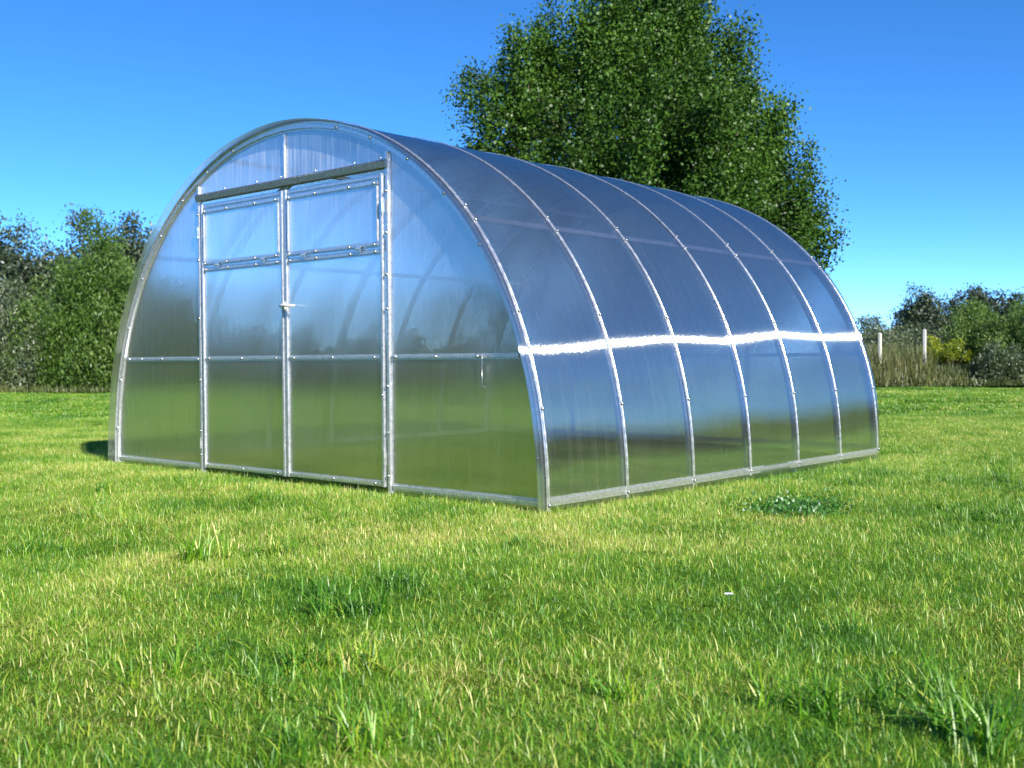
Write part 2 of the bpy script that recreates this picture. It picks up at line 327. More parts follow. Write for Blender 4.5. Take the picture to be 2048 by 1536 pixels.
X1, X2, X3 = 1.133, 2.06, 2.988
def zarch(x, off=-.03):
    d = min(abs(x - 2.05) / (HW + off), .99999); return (HT + off) * (1 - d * d) ** (1 / 2.2)
def xarch(z, right, off=-.03):
    d = (HW + off) * math.sqrt(max(0, 1 - (z / (HT + off)) ** 2.2)); return 2.05 + (d if right else -d)
def panel(name, poly, y, sg, parent, seed=0):
    """poly [(x,z)] counterclockwise seen from the front; sg -1 front, +1 back"""
    n = len(poly); V = [(x, y, z) for x, z in poly] + [(x, y + .006 * -sg * -1 * (-1), z) for x, z in poly]
    V = [(x, y, z) for x, z in poly]; F = [list(range(n))]
    T = np.tile([0, 0, 1.], (n, 1)); U = np.array([(x + seed * 3.1, 0, z) for x, z in poly])
    return npmesh(name, V, F, PC_GABLE, parent, {'tan': ('FLOAT_VECTOR', T), 'uvw': ('FLOAT_VECTOR', U)}, smooth=False)
def arc_pts(x0, x1, n=24):
    # points on the arch between x0 and x1 by angle
    a0 = math.acos(max(-1, min(1, (x0 - 2.05) / (HW - .012)))); a1 = math.acos(max(-1, min(1, (x1 - 2.05) / (HW - .012))))
    return [(2.05 + (HW - .012) * math.cos(a), (HT - .012) * math.sin(a) ** (1 / 1.1)) for a in np.linspace(a0, a1, n)]
def gable(y, sg):
    """sg=-1: the front wall facing -y with its doors; sg=+1: the rear wall"""
    nrm = (0, sg, 0); Ux, Uz = (1, 0, 0), (0, 0, 1)
    yf = y + sg * .002
    def v(x, z0, z1, w=.045, d=.018, name='gable_post', par=None): return straight(name, (x, yf, z0), (x, yf, z1), Ux, nrm, hat(w, d), GALV, par)
    def h(z, x0, x1, w=.032, d=.012, name='gable_rail', par=None, e=0): return straight(name, (x0, yf + sg * e, z), (x1, yf + sg * e, z), Uz, nrm, hat(w, d), GALV, par)
    L_ = [(X1, .0), (X1, zarch(X1, -.012))] + arc_pts(X1, -5) + [(.007, 0)]
    panel('gable_sheet', L_[::-1], y, sg, GH, 1)
    Rr = [(X3, 0), (4.093, 0)] + arc_pts(5.2, X3)
    panel('gable_sheet', Rr, y, sg, GH, 2)
    T_ = [(X1, 1.84), (X3, 1.84)] + arc_pts(X3, X1)
    panel('gable_sheet', T_, y, sg, GH, 3)
    # arch frame on the wall: a flat band following the curve
    s = np.linspace(0, ARC, 100); x, z, nx, nz, tx, tz = pat(s)
    P = np.stack([x - nx * .03, x * 0 + yf, z - nz * .03], -1); Uu = np.stack([nx, nx * 0, nz], -1); Nn = np.tile([0., sg, 0], (100, 1))
    mb = MB(); mb.extr(P, Uu, Nn, hat(.05, .016) if sg < 0 else hat(.05, .016)[::-1]); af = mb.build('gable_arch_frame', GALV, GH)
    if sg < 0:
        for bx, bz in [(z_, None) for z_ in ()]: pass
        for z0 in (.26, .62, 1.0, 1.35, 1.64, 1.86, 2.02, 2.12):
            for lf in (False, True):
                s0 = s_at_z(z0, lf); x, zz, nx, nz, _, _ = pat(s0); bolt((x - nx * .03, yf - .016, zz - nz * .03), nrm, af)
    po = [v(X1, .0, zarch(X1, -.06)), v(X3, .0, zarch(X3, -.06)), v(X2, 1.86, zarch(X2, -.06), .035, .012)]
    r1 = h(.762, xarch(.762, False, -.06), X1 - .024); r2 = h(.762, X3 + .024, xarch(.762, True, -.06))
    b1 = h(.04, .03, X1 - .024, .04); b2 = h(.04, X3 + .024, 4.06, .04)
    if sg > 0:
        panel('gable_sheet', [(X1, 0), (X3, 0), (X3, 1.84), (X1, 1.84)], y, sg, GH, 4)
        h(.762, X1 + .024, X3 - .024); h(.04, X1 + .024, X3 - .024, .04); h(1.84, X1 + .024, X3 - .024); return
    for p, zs in ((po[0], (.12, .28, .62, 1.03, 1.42, 1.72)), (po[1], (.1, .34, .6, 1.03, 1.22, 1.45, 1.68))):
        for k, zz in enumerate(zs): bolt((X1 if p is po[0] else X3 + .0, yf - .018, zz), nrm, p)
    for xx in (.18, .35, .62, X1 - .06): bolt((xx + .03, yf - .012, .762), nrm, r1)
    for xx in (X3 + .06, 3.36, 3.66, 3.69): bolt((xx, yf - .012, .762), nrm, r2)
    # door header: a drip profile standing proud of the wall
    mb = MB(); ya = yf
    mb.extr([(X1 - .01, ya, 1.825), (X3 + .01, ya, 1.825)], [Uz, Uz], [nrm, nrm], [(-.020, 0), (-.020, .010), (-.014, .03), (.018, .036), (.028, .030), (.028, 0)])
    hd = mb.build('door_header', HEAD, GH)
    for xx in (X1 + .03, X1 + .33, X1 + .68, X2, X2 + .33, X2 + .68, X3 - .03): bolt((xx, ya - .032, 1.862), (0, -.5, .8), hd)
    # two door leaves
    for k, (xa, xb) in enumerate(((X1 + .026, X2 - .003), (X2 + .003, X3 - .026))):
        yd = y - .010; zb, zt = .035, 1.785; w = .034
        D = empty('door', (0, 0, 0)); D.parent = GH; D['label'] = 'left door leaf with upper vent window' if k == 0 else 'right door leaf with upper vent window'
        def hb(z, x0, x1, ww=.03, e=0, name='door_rail', par=D): return straight(name, (x0, yd - e, z), (x1, yd - e, z), Uz, nrm, hat(ww, .011), GALV, par)
        def vb(x, z0, z1, ww=w, e=0, name='door_stile', par=D): return straight(name, (x, yd - e, z0), (x, yd - e, z1), Ux, nrm, hat(ww, .013), GALV, par)
        panel('door_sheet', [(xa, zb), (xb, zb), (xb, 1.38), (xa, 1.38)], yd + .001, -1, D, 5 + k)
        vb(xa + w / 2, zb, zt); vb(xb - w / 2, zb, zt)
        i0, i1 = xa + w + .0015, xb - w - .0015
        for z in (zb + .018, .762, 1.352, 1.768): hb(z, i0, i1, .034)
        # the vent window
        Wn = panel('vent_window', [(i0, 1.375), (i1, 1.375), (i1, 1.75), (i0, 1.75)], yd - .004, -1, D, 8 + k)
        for z in (1.392, 1.733):
            hb(z, i0 + .004, i1 - .004, .03, .006, 'door_rail', D)
        for x in (i0 + .010, i1 - .010): vb(x, 1.409, 1.716, .015, .006, 'door_stile', D)
        for z, e in ((zb + .018, .011), (.762, .011), (1.352, .011), (1.392, .017), (1.733, .017)):
            for fx in ((.06, .5, .94) if z < 1.3 else (.03, .33, .7, .96)):
                if z < .1 and fx == .06: continue
                bolt((i0 + (i1 - i0) * fx, yd - e, z), nrm, D, .9)
        for fx in (.2, .8):      # small window hinges on the lower rail
            mb = MB(); xx = i0 + (i1 - i0) * fx; mb.box((xx - .02, yd - .023, 1.357), (xx + .02, yd - .018, 1.387)); mb.tube([(xx - .02, yd - .024, 1.372), (xx + .02, yd - .024, 1.372)], .005)
            mb.build('window_hinge', STRAP, D)
        hx = xa - .008 if k == 0 else xb + .008
        for z in (.2, 1.6):
            mb = MB(); mb.box((hx - .014, yd - .0225, z - .035), (hx + .014, yd - .0195, z + .035)); mb.tube([(hx, yd - .026, z - .038), (hx, yd - .026, z + .038)], .006)
            mb.build('hinge', STRAP, D)
        if k == 1:
            bolt((xb - w / 2, yd - .013, .55), nrm, D)
            mb = MB(); xx, zz = X2 + .006, 1.08
            mb.tube([(xx - .035, yd - .022, zz - .002), (xx, yd - .035, zz), (xx + .04, yd - .04, zz), (xx + .13, yd - .038, zz - .004)], [.008, .011, .009, .006], 10)
            mb.tube([(xx, yd - .012, zz - .028), (xx, yd - .020, zz), (xx, yd - .012, zz + .022)], [.008, .014, .008], 10)
            mb.build('door_latch', WHITE, D, smooth=True)
    # wire hook hanging from the rail on the right
    mb = MB(); mb.tube([(3.70, yf - .018, .765), (3.70, yf - .02, .75), (3.70, yf - .02, .61), (3.715, yf - .024, .604), (3.728, yf - .024, .606)], .0022, 6)
    mb.build('wire_hook', BOLT, GH, smooth=True)
HEAD = metal('header_steel', .42, .3)
gable(0.0, -1); gable(LN, 1)

# ------------------------------------------------------------------ foliage builders
def leaves(P, size, up=.3, asp=.5, rng=R, dirs=None, nrm=None):
    """rhombic leaf quads at points P; returns V, F, rnd"""
    n = len(P); a = rng.normal(size=(n, 3)); 
    if dirs is not None: a = dirs + a * (1 - up)
    a[:, 2] += up * (dirs is None); a /= np.linalg.norm(a, axis=1)[:, None]
    b = rng.normal(size=(n, 3)); b = np.cross(a, b); b /= np.linalg.norm(b, axis=1)[:, None]
    c = np.cross(a, b)
    l = size * rng.uniform(.6, 1.3, n)[:, None]; w = l * asp * .5
    V = np.stack([P, P + a * l * .45 + b * w + c * l * .06, P + a * l, P + a * l * .45 - b * w + c * l * .06], 1).reshape(-1, 3)
    F = np.arange(4 * n).reshape(n, 4); return V, F, np.repeat(rng.uniform(0, 1, n), 4)
def at(px, d, z=0.0):
    """a ground spot along the photograph's column px at distance d"""
    f = np.array([FW[0], FW[1]]); r = np.array([RT[0], RT[1]]); p = CAM[:2] + f * d + r * d * (px - 1024) / FPX
    return np.array([p[0], p[1], z])
RGT = np.array([math.cos(YAW), math.sin(YAW), 0]); FWD = np.array([-math.sin(YAW), math.cos(YAW), 0])

def branchy(base, tips, r0, rng, trunk_h):
    mb = MB(); top = base + np.array([0, 0, trunk_h])
    mb.tube([base - [0, 0, .1], base + [.03, .02, trunk_h * .5], top], [r0 * 1.25, r0, r0 * .8], 10)
    for t in tips:
        d = t - top; m = top + d * .45 + np.array([0, 0, .12 * np.linalg.norm(d)]) + rng.normal(size=3) * .05 * np.linalg.norm(d)
        s = base + (top - base) * rng.uniform(.75, 1)
        mb.tube([s, (s + m) / 2 + [0, 0, -.03], m, (m + t) / 2 + rng.normal(size=3) * .04, t], [r0 * .38, r0 * .26, r0 * .17, r0 * .1, r0 * .03], 6)
    return mb

# the big tree behind the greenhouse
def big_tree():
    D = 17.0; base = at(1300, D); T = empty('broadleaf_tree', base); r = np.random.default_rng(5)
    tag(T, 'large dark green broadleaf tree rising behind the greenhouse roof', 'tree')
    # crown outline relative to the trunk axis, metres: (height, left, right)
    hh = np.array([.8, 1.4, 2.0, 2.8, 3.4, 4.2, 4.9, 5.5, 6.0, 6.5, 7.0])
    lf = np.array([1.2, 2.4, 3.1, 3.4, 3.6, 3.5, 3.0, 2.1, 1.35, .7, .2])
    rt = np.array([1.7, 2.6, 2.95, 2.95, 2.7, 2.25, 1.65, 1.15, .8, .5, .2])
    tips = []; dirs = []
    while len(tips) < 360:
        h = r.uniform(1.1, 6.4); a = r.uniform(0, 2 * math.pi); q = r.uniform(0, 1) ** .38
        L_, R_ = np.interp(h, hh, lf), np.interp(h, hh, rt); ca, sa = math.cos(a), math.sin(a)
        rad = (R_ if ca > 0 else L_); dep = (L_ + R_) / 2
        if r.uniform() > dep / 3.2: continue
        p = RGT * ca * rad * q * .9 + FWD * sa * dep * q * .9 + np.array([0, 0, h])
        tips.append(p); o = p - np.array([0, 0, 2.0]); o[2] += 1.5; dirs.append(o / np.linalg.norm(o))
    P = []; DR = []
    for p, o in zip(tips, dirs):
        u = o * .75 + np.array([0, 0, .75]) + r.normal(size=3) * .22; u /= np.linalg.norm(u)
        n = int(r.uniform(950, 1500)); L2 = r.uniform(.7, 1.5)
        t = r.uniform(-.55, .5, n); wd = (.20 - .16 * np.abs(t)) * r.uniform(.7, 1.25)
        g = r.normal(size=(n, 3)); P.append(p + np.outer(t * L2, u) + g * wd[:, None] * .9); DR.append(np.tile(u, (n, 1)))
    # a few loose sprays past the outline
    for k in range(16):
        h = r.uniform(1.4, 6.0); sgn = 1 if r.uniform() < .7 else -1; e = np.interp(h, hh, rt if sgn > 0 else lf)
        p = RGT * sgn * (e * .88 + r.uniform(-.1, .1)) + FWD * r.normal() * .6 + np.array([0, 0, h]); u = RGT * sgn * .6 + np.array([0, 0, .7]); n = 70
        P.append(p + np.outer(r.uniform(-.1, .38, n), u) + r.normal(size=(n, 3)) * .06); DR.append(np.tile(u, (n, 1)))
    P = np.concatenate(P); DR = np.concatenate(DR)
    V, F, rn = leaves(P, .054, .15, .72, r, DR * .2)
    npmesh('crown', V, F, M_TREE, T, {'rnd': ('FLOAT', rn)}, smooth=False)
    sel = [tips[i] for i in r.choice(len(tips), 70, replace=False)]
    branchy(np.zeros(3), sel, .2, r, 1.3).build('trunk', M_BARK, T, smooth=True)
big_tree()

def shrub(name, label, cat, px, d, w, h, m, leaf, n, seed, group=None, style='plume', parts=('foliage', 'stems'), asp=.35, z0=.05, dark=0):
    """a multi-stemmed bush or a far tree of width w and height h, made of many upright sprays"""
    if d < 36: d *= .93; h *= .94; w *= .95
    r = np.random.default_rng(seed); base = at(px, d, -.05); T = empty(name, base); tag(T, label, cat, group)
    ns = int(26 + w * 9) if style == 'plume' else int(40 + w * 14); P = []; DR = []; tips = []
    for k in range(ns):
        a = r.uniform(0, 2 * math.pi); q = math.sqrt(r.uniform(0, 1)); x, y = math.cos(a) * q, math.sin(a) * q
        top = h * (1 - .55 * q ** 2.4) * r.uniform(.78, 1.03); zc = r.uniform(.15 if style == 'plume' else .35, 1.0) * top
        p = RGT * x * w / 2 + FWD * y * w / 2 * .8 + np.array([0, 0, zc]); tips.append(p)
        u = np.array([0, 0, 1.]) * (1.0 if style == 'plume' else .4) + (RGT * x + FWD * y) * .35 + r.normal(size=3) * .15; u /= np.linalg.norm(u)
        c = n // ns; L2 = (.24 if style == 'plume' else .10) * h * r.uniform(.7, 1.3); wd = (.085 if style == 'plume' else .10) * min(w, h * 1.3)
        t = r.uniform(-1, .6, c); P.append(p + np.outer(t * L2, u) + r.normal(size=(c, 3)) * (wd * (.75 - .55 * np.clip(t, 0, 1)))[:, None] * np.array([1, 1, .8])); DR.append(np.tile(u, (c, 1)))
    P = np.concatenate(P); DR = np.concatenate(DR); k = P[:, 2] > z0; P, DR = P[k], DR[k]
    V, F, rn = leaves(P, leaf, .35, asp, r, DR * (1.0 if style == 'plume' else .2))
    npmesh(parts[0], V, F, m, T, {'rnd': ('FLOAT', rn)}, smooth=False)
    if parts[1] == 'trunk':
        branchy(np.zeros(3), [tips[i] for i in r.choice(ns, 14)], .018 * h + .05, r, h * .22).build('trunk', M_BARK, T, smooth=True)
    else:
        mb = MB()
        for i in r.choice(ns, min(ns, 16), replace=False):
            t = tips[i]; b = np.array([t[0] * .55, t[1] * .55, -.05]); mb.tube([b, (b + t) / 2 + r.normal(size=3) * .05, t], [.022, .016, .006], 5)
        mb.build('stems', M_BARK, T, smooth=True)
    return T
G1, G2, G3 = 'trees far beyond the shrubs', 'shrubs along the edge of the lawn', 'silvery shrubs on the right'
TR = ('crown', 'trunk')
# left side, back to front
shrub('far_tree', 'grey-green tree at the far left edge of the photo, sky showing through it', 'tree', 62, 46, 6.4, 6.7, M_FAR, .17, 42000, 21, G1, 'round', TR, .55)
shrub('far_tree', 'tallest dark tree on the left, its flat top above the willow shrubs', 'tree', 190, 48, 6.4, 7.4, M_FAR, .17, 46000, 22, G1, 'round', TR, .55)
shrub('far_tree', 'dark tree just left of the greenhouse arch, behind the willow shrubs', 'tree', 268, 47, 4.6, 7.0, M_FAR, .17, 36000, 23, G1, 'round', TR, .55)
shrub('willow_shrub', 'tall feathery green shrub next to the left wall of the greenhouse', 'shrub', 235, 30, 3.6, 4.6, M_WILLOW, .115, 42000, 31, G2, asp=.3)
shrub('willow_shrub', 'bright green feathery shrub, second from the left wall of the greenhouse', 'shrub', 120, 30.5, 3.0, 3.6, M_WILLOW, .115, 30000, 32, G2, asp=.3)
shrub('willow_shrub', 'low pale green shrub at the left edge of the photo', 'shrub', 20, 30, 2.8, 3.0, M_SILVER, .11, 20000, 33, G2, asp=.3)
shrub('willow_shrub', 'feathery shrub seen through the left side of the greenhouse', 'shrub', 400, 31, 3.6, 2.3, M_FAR, .14, 12000, 34, G2, asp=.3)
for k, (px, w, h) in enumerate(((560, 4.5, 1.9), (800, 5, 1.8), (1050, 5, 1.9))):
    shrub('willow_shrub', ('shrub seen faintly through the greenhouse door', 'shrub hidden behind the middle of the greenhouse', 'shrub behind the greenhouse near the big tree')[k], 'shrub', px, 32, w, h, M_FAR, .14, 12000, 35 + k, G2, asp=.3)
# right side
shrub('far_tree', 'tallest far tree on the right, near the right edge of the photo', 'tree', 1962, 50, 3.6, 4.6, M_FAR, .13, 26000, 41, G1, 'round', TR, .55)
shrub('far_tree', 'dark spreading far tree, left of the tallest one on the right side', 'tree', 1850, 50, 3.4, 4.1, M_FAR, .13, 24000, 42, G1, 'round', TR, .55)
shrub('far_tree', 'far tree cut by the right edge of the photo', 'tree', 2050, 50, 3.0, 3.5, M_FAR, .13, 18000, 43, G1, 'round', TR, .55)
shrub('far_tree', 'small low far tree just right of the greenhouse roof', 'tree', 1735, 48, 2.8, 2.75, M_FAR, .12, 11000, 44, G1, 'round', TR, .55)
shrub('willow_shrub', 'broad green shrub on the right, below the tallest far tree', 'shrub', 1965, 31, 2.4, 2.55, M_WILLOW, .09, 24000, 45, G2, asp=.3)
shrub('willow_shrub', 'green shrub cut by the right edge of the photo', 'shrub', 2050, 29.5, 2.2, 2.6, M_WILLOW, .085, 24000, 46, G2, asp=.3)
shrub('silver_shrub', 'silvery shrub behind the two white posts, next to the greenhouse', 'shrub', 1745, 33, 2.6, 1.95, M_SILVER, .085, 15000, 47, G3, asp=.3)
shrub('silver_shrub', 'silvery shrub between the taller white post and the broad green shrub', 'shrub', 1835, 33.5, 2.2, 2.0, M_SILVER, .085, 14000, 48, G3, asp=.3)
shrub('silver_shrub', 'pale grey-green shrub in front of the broad green shrub', 'shrub', 2000, 28.5, 1.5, 1.3, M_SILVER, .075, 13000, 49, G3, asp=.3)
shrub('yellow_shrub', 'bright yellow-green shrub beside the taller white post', 'shrub', 1888, 30, 1.25, .75, M_YELLOW, .06, 7000, 50, asp=.4).location.z = .52
# tall weeds between lawn and shrubs
def weeds():
    r = np.random.default_rng(61); n = 42000; P = np.zeros((n, 3)); H = np.zeros(n)
    px = np.concatenate([r.uniform(1690, 2140, n * 6 // 10), r.uniform(-120, 1690, n - n * 6 // 10)]); d = r.uniform(26.0, 29.5, n)
    for i in range(n): P[i] = at(px[i], d[i])
    H = np.where(px > 1690, np.where(px < 1860, r.uniform(.3, 1.0, n) ** 1.6 * 1.15, r.uniform(.1, .6, n)), r.uniform(.08, .24, n)) * np.clip((d - 25.7) / 1.2, .15, 1)
    a = r.normal(size=(n, 3)) * .2; a[:, 2] = 1; w = r.normal(size=(n, 3)); w[:, 2] = 0; w /= np.linalg.norm(w, axis=1)[:, None]
    q = .005 + .008 * r.uniform(size=n)
    V = np.stack([P - w * q[:, None] * .6, P + w * q[:, None] * .6, P + a * H[:, None] * .6 + w * q[:, None], P + a * H[:, None], P + a * H[:, None] * .6 - w * q[:, None]], 1).reshape(-1, 3)
    tag(npmesh('tall_weeds', V, np.arange(5 * n).reshape(n, 5), M_WEED, attrs={'rnd': ('FLOAT', np.repeat(r.uniform(0, 1, n), 5))}, smooth=False), 'strip of tall dry weeds where the lawn meets the shrubs', 'weeds', kind='stuff')
weeds()
# white posts
for px, h, lab in ((1760, 1.34, 'shorter white post among weeds, next to the greenhouse'), (1849, 1.42, 'taller white post beside the yellow-green shrub')):
    p = at(px, 27.0); T = empty('fence_post', p); tag(T, lab, 'post', 'white posts on the right')
    mb = MB(); mb.box((-.032, -.032, -.2), (.032, .032, h - .04)); mb.build('post', POSTW, T, bevel=.006)
    mb = MB(); mb.add([(-.04, -.04, h - .038), (.04, -.04, h - .038), (.04, .04, h - .038), (-.04, .04, h - .038), (0, 0, h)], [(3, 2, 1, 0), (0, 1, 4), (1, 2, 4), (2, 3, 4), (3, 0, 4)]); mb.build('post_cap', POSTW, T)
# woods round the rest of the field (outside the photo, mirrored in the sheets)
def belt():
    r = np.random.default_rng(71); P = []
    for th in np.linspace(0, 2 * math.pi, 150)[:-1]:
        v = np.array([math.cos(th), math.sin(th), 0]); q0 = np.array([2, 2, 0]) + v * 29 - CAM * [1, 1, 0]; a = math.atan2(q0 @ RGT, q0 @ FWD)
        if abs(a) < math.radians(34): continue
        hgt = 2.2 + .5 * math.sin(th * 7) + r.uniform(0, .8) + 4.5 * math.exp(-((math.degrees(th) - 58) / 30) ** 2); n = int(220 * hgt); c = np.array([2, 2, 0]) + v * r.uniform(27, 31)
        t = r.uniform(0, 1, n); rad = .8 * (1 - .5 * t); P.append(c + np.stack([r.normal(size=n) * rad, r.normal(size=n) * rad, .1 + t * hgt], 1))
    P = np.concatenate(P); V, F, rn = leaves(P, .5, .3, .6, r)
    tag(npmesh('far_wood', V, F, M_SILVER, attrs={'rnd': ('FLOAT', rn)}, smooth=False), 'dark wood round the far side of the field', 'wood', kind='stuff')
belt()

# ------------------------------------------------------------------ grass (one object; its own mesh carries clump templates and scatter points)
def blades(n, rad, hmin, hmax, wmin, wmax, lean, r, seg=3, dry=.25, centre=None):
    a = r.uniform(0, 2 * math.pi, n); q = np.sqrt(r.uniform(0, 1, n)) * rad
    B = np.stack([np.cos(a) * q, np.sin(a) * q, np.full(n, -.01)], 1)
    if centre is not None: B = centre[r.integers(0, len(centre), n)] + r.normal(size=(n, 3)) * [.012, .012, 0]
    H = r.uniform(hmin, hmax, n) * r.uniform(.6, 1, n); w = r.uniform(wmin, wmax, n)
    b = r.uniform(0, 2 * math.pi, n); D = np.stack([np.cos(b), np.sin(b), 0 * b], 1); ln = np.abs(r.normal(size=n)) * lean + .1
    tw = b + math.pi / 2 + r.normal(size=n) * .5; S = np.stack([np.cos(tw), np.sin(tw), 0 * tw], 1)
    rn = np.where(r.uniform(size=n) < dry, r.uniform(.62, 1, n), r.uniform(.1, .58, n))
    Vs = []; hg = []
    for k in range(seg + 1):
        t = k / seg; up = t * (1 - .35 * np.minimum(ln, 1.5) * t); out = ln * t ** 1.7
        c = B + D * (out * H)[:, None] + np.array([0, 0, 1.]) * (up * H)[:, None]
        if k < seg:
            ww = w * (1 - .35 * t) * .5; Vs += [c - S * ww[:, None], c + S * ww[:, None]]; hg += [t, t]
        else: Vs.append(c); hg.append(1)
    m = len(Vs); V = np.stack(Vs, 1).reshape(-1, 3); o = (np.arange(n) * m)[:, None]
    F = []
    for k in range(seg - 1): F.append(np.concatenate([o + 2 * k, o + 2 * k + 1, o + 2 * k + 3, o + 2 * k + 2], 1))
    k = seg - 1; T3 = np.concatenate([o + 2 * k, o + 2 * k + 1, o + 2 * k + 2], 1)
    return V, F, T3, np.repeat(rn, m), np.tile(hg, n)
def grass():
    r = np.random.default_rng(81); VV = []; faces = []; RN = []; SRC = []; HG = []; off = 0
    def add(res, src):
        nonlocal off
        V, F, T3, rn, hg = res; VV.append(V); RN.append(rn); HG.append(hg); SRC.append(np.full(len(V), src))
        faces.append((F, T3, off)); off += len(V)
    for s in range(1, 6):      # lawn, five templates
        add(blades(6800, .36, .016, .044, .0010, .0023, 1.35, r, 3, .23), s)
        add(blades(1300, .36, .014, .034, .0010, .0020, 2.8, r, 3, .75), s)
        add(blades(300, .36, .05, .085, .0022, .0040, .6, r, 3, .35), s)
    for s in (6, 7):           # coarse, longer clumps
        cc = np.stack([r.normal(size=16) * .07, r.normal(size=16) * .07, np.full(16, -.01)], 1)
        add(blades(150, .1, .07, .17, .003, .006, .75, r, 4, .10, cc), s)
    for s in (8,):             # far lawn: fewer, broader
        add(blades(3600, .85, .03, .07, .005, .010, .8, r, 2, .12), s)
    # scatter points
    pts = []; sc = []; rz = []; idx = []
    def vis(p, m=.62):
        d = p - CAM[:2]; f = d @ FWD[:2]; s = abs(d @ RGT[:2]); return f > 1.0 and s < f * m + .8, f
    for x in np.arange(-16, 18, .27):
        for y in np.arange(-8, 16, .27):
            p = np.array([x, y]) + r.uniform(-.12, .12, 2); ok, f = vis(p)
            if not ok or f > 15: continue
            ins = -.05 < p[0] < 4.15 and -.05 < p[1] < 4.1
            pts.append((p[0], p[1])); k = (.36 if ins else r.uniform(.58, .88)); sc.append((.75, .75, k)); rz.append(r.uniform(0, 6.28)); idx.append(r.integers(0, 5))
            if f < 9 and not ins and r.uniform() < .2:
                p2 = p + r.uniform(-.2, .2, 2); pts.append((p2[0], p2[1])); kk = r.uniform(.4, .85); sc.append((kk, kk, kk)); rz.append(r.uniform(0, 6.28)); idx.append(r.integers(5, 7))
    for k in range(80):      # uncut fringe hiding the foot of the walls
        for p in ((-.1 + 4.3 * k / 79, -.28), (4.45, -.3 + 4.6 * k / 79), (-.38, -.2 + 4.4 * k / 79)):
            pts.append((p[0], p[1] + r.uniform(-.03, .03))); sc.append((.75, .75, r.uniform(.7, 1.05))); rz.append(r.uniform(0, 6.28)); idx.append(r.integers(0, 5))
    for x in np.arange(-40, 24, 1.0):
        for y in np.arange(-24, 42, 1.0):
            p = np.array([x, y]) + r.uniform(-.3, .3, 2); ok, f = vis(p)
            inview = abs((p - CAM[:2]) @ RGT[:2]) < f * .62 + .8 and f > 1
            if inview and (f < 14.3 or f > 32): continue
            if not inview and (np.hypot(p[0] - 2, p[1] - 2) > 24 or (-.3 < p[0] < 4.4 and -.3 < p[1] < 4.4)): continue
            pts.append((p[0], p[1])); sc.append((1, 1, r.uniform(.8, 1.2))); rz.append(r.uniform(0, 6.28)); idx.append(7)
    P = np.array(pts); PV = np.stack([P[:, 0], P[:, 1], gz(P[:, 0], P[:, 1])], 1); npt = len(PV); nb = off
    V = np.concatenate(VV + [PV]); RN = np.concatenate(RN + [np.zeros(npt)]); HG = np.concatenate(HG + [np.zeros(npt)]); SRC = np.concatenate(SRC + [np.zeros(npt)])
    loops = []; starts = []; ls = 0
    for F, T3, o in faces:
        for q in F: loops.append((q + o).ravel()); starts.append(ls + np.arange(len(q)) * 4); ls += q.size
        loops.append((T3 + o).ravel()); starts.append(ls + np.arange(len(T3)) * 3); ls += T3.size
    loops = np.concatenate(loops).astype(np.int32); starts = np.concatenate(starts).astype(np.int32)
    me = bpy.data.meshes.new('grass'); me.vertices.add(len(V)); me.vertices.foreach_set('co', V.astype(np.float32).ravel())
    me.loops.add(len(loops)); me.loops.foreach_set('vertex_index', loops); me.polygons.add(len(starts)); me.polygons.foreach_set('loop_start', starts); me.update(calc_edges=True)
    me.materials.append(M_GRASS)
    def at_(nm, ty, d, key='value'):
        a = me.attributes.new(nm, ty, 'POINT'); a.data.foreach_set(key, d)
    at_('rnd', 'FLOAT', RN.astype(np.float32)); at_('hgt', 'FLOAT', HG.astype(np.float32)); at_('src', 'INT', SRC.astype(np.int32))
    z3 = np.zeros((nb, 3)); at_('isc', 'FLOAT_VECTOR', np.concatenate([z3, np.array(sc)]).astype(np.float32).ravel(), 'vector')
    rz = np.array(rz); rot = np.zeros((npt, 3)); rot[:, 2] = rz; e = .12
    gx = (gz(P[:, 0] + e, P[:, 1]) - gz(P[:, 0] - e, P[:, 1])) / (2 * e); gy = (gz(P[:, 0], P[:, 1] + e) - gz(P[:, 0], P[:, 1] - e)) / (2 * e)
    lx = gx * np.cos(rz) + gy * np.sin(rz); ly = -gx * np.sin(rz) + gy * np.cos(rz); rot[:, 0] = np.arctan(ly); rot[:, 1] = -np.arctan(lx); at_('irot', 'FLOAT_VECTOR', np.concatenate([z3, rot]).astype(np.float32).ravel(), 'vector')
    at_('iidx', 'INT', np.concatenate([np.zeros(nb), np.array(idx)]).astype(np.int32))
    o = bpy.data.objects.new('grass', me); COL.objects.link(o)
    ng = bpy.data.node_groups.new('scatter_grass', 'GeometryNodeTree'); ng.interface.new_socket('Geometry', in_out='INPUT', socket_type='NodeSocketGeometry'); ng.interface.new_socket('Geometry', in_out='OUTPUT', socket_type='NodeSocketGeometry')
    N, L = ng.nodes, ng.links; gi = N.new('NodeGroupInput'); go = N.new('NodeGroupOutput')
    def na(nm, ty): n = N.new('GeometryNodeInputNamedAttribute'); n.data_type = ty; n.inputs[0].default_value = nm; return n.outputs[0]
    def sep(k):
        c = N.new('FunctionNodeCompare'); c.data_type = 'INT'; c.operation = 'EQUAL'; L.new(na('src', 'INT'), [q for q in c.inputs if q.name == 'A' and q.type == 'INT'][0]); [q for q in c.inputs if q.name == 'B' and q.type == 'INT'][0].default_value = k
        s = N.new('GeometryNodeSeparateGeometry'); s.domain = 'POINT'; L.new(gi.outputs[0], s.inputs[0]); L.new(c.outputs[0], s.inputs[1]); return s.outputs[0]
    g2i = N.new('GeometryNodeGeometryToInstance')
    for k in range(8, 0, -1): L.new(sep(k), g2i.inputs[0])
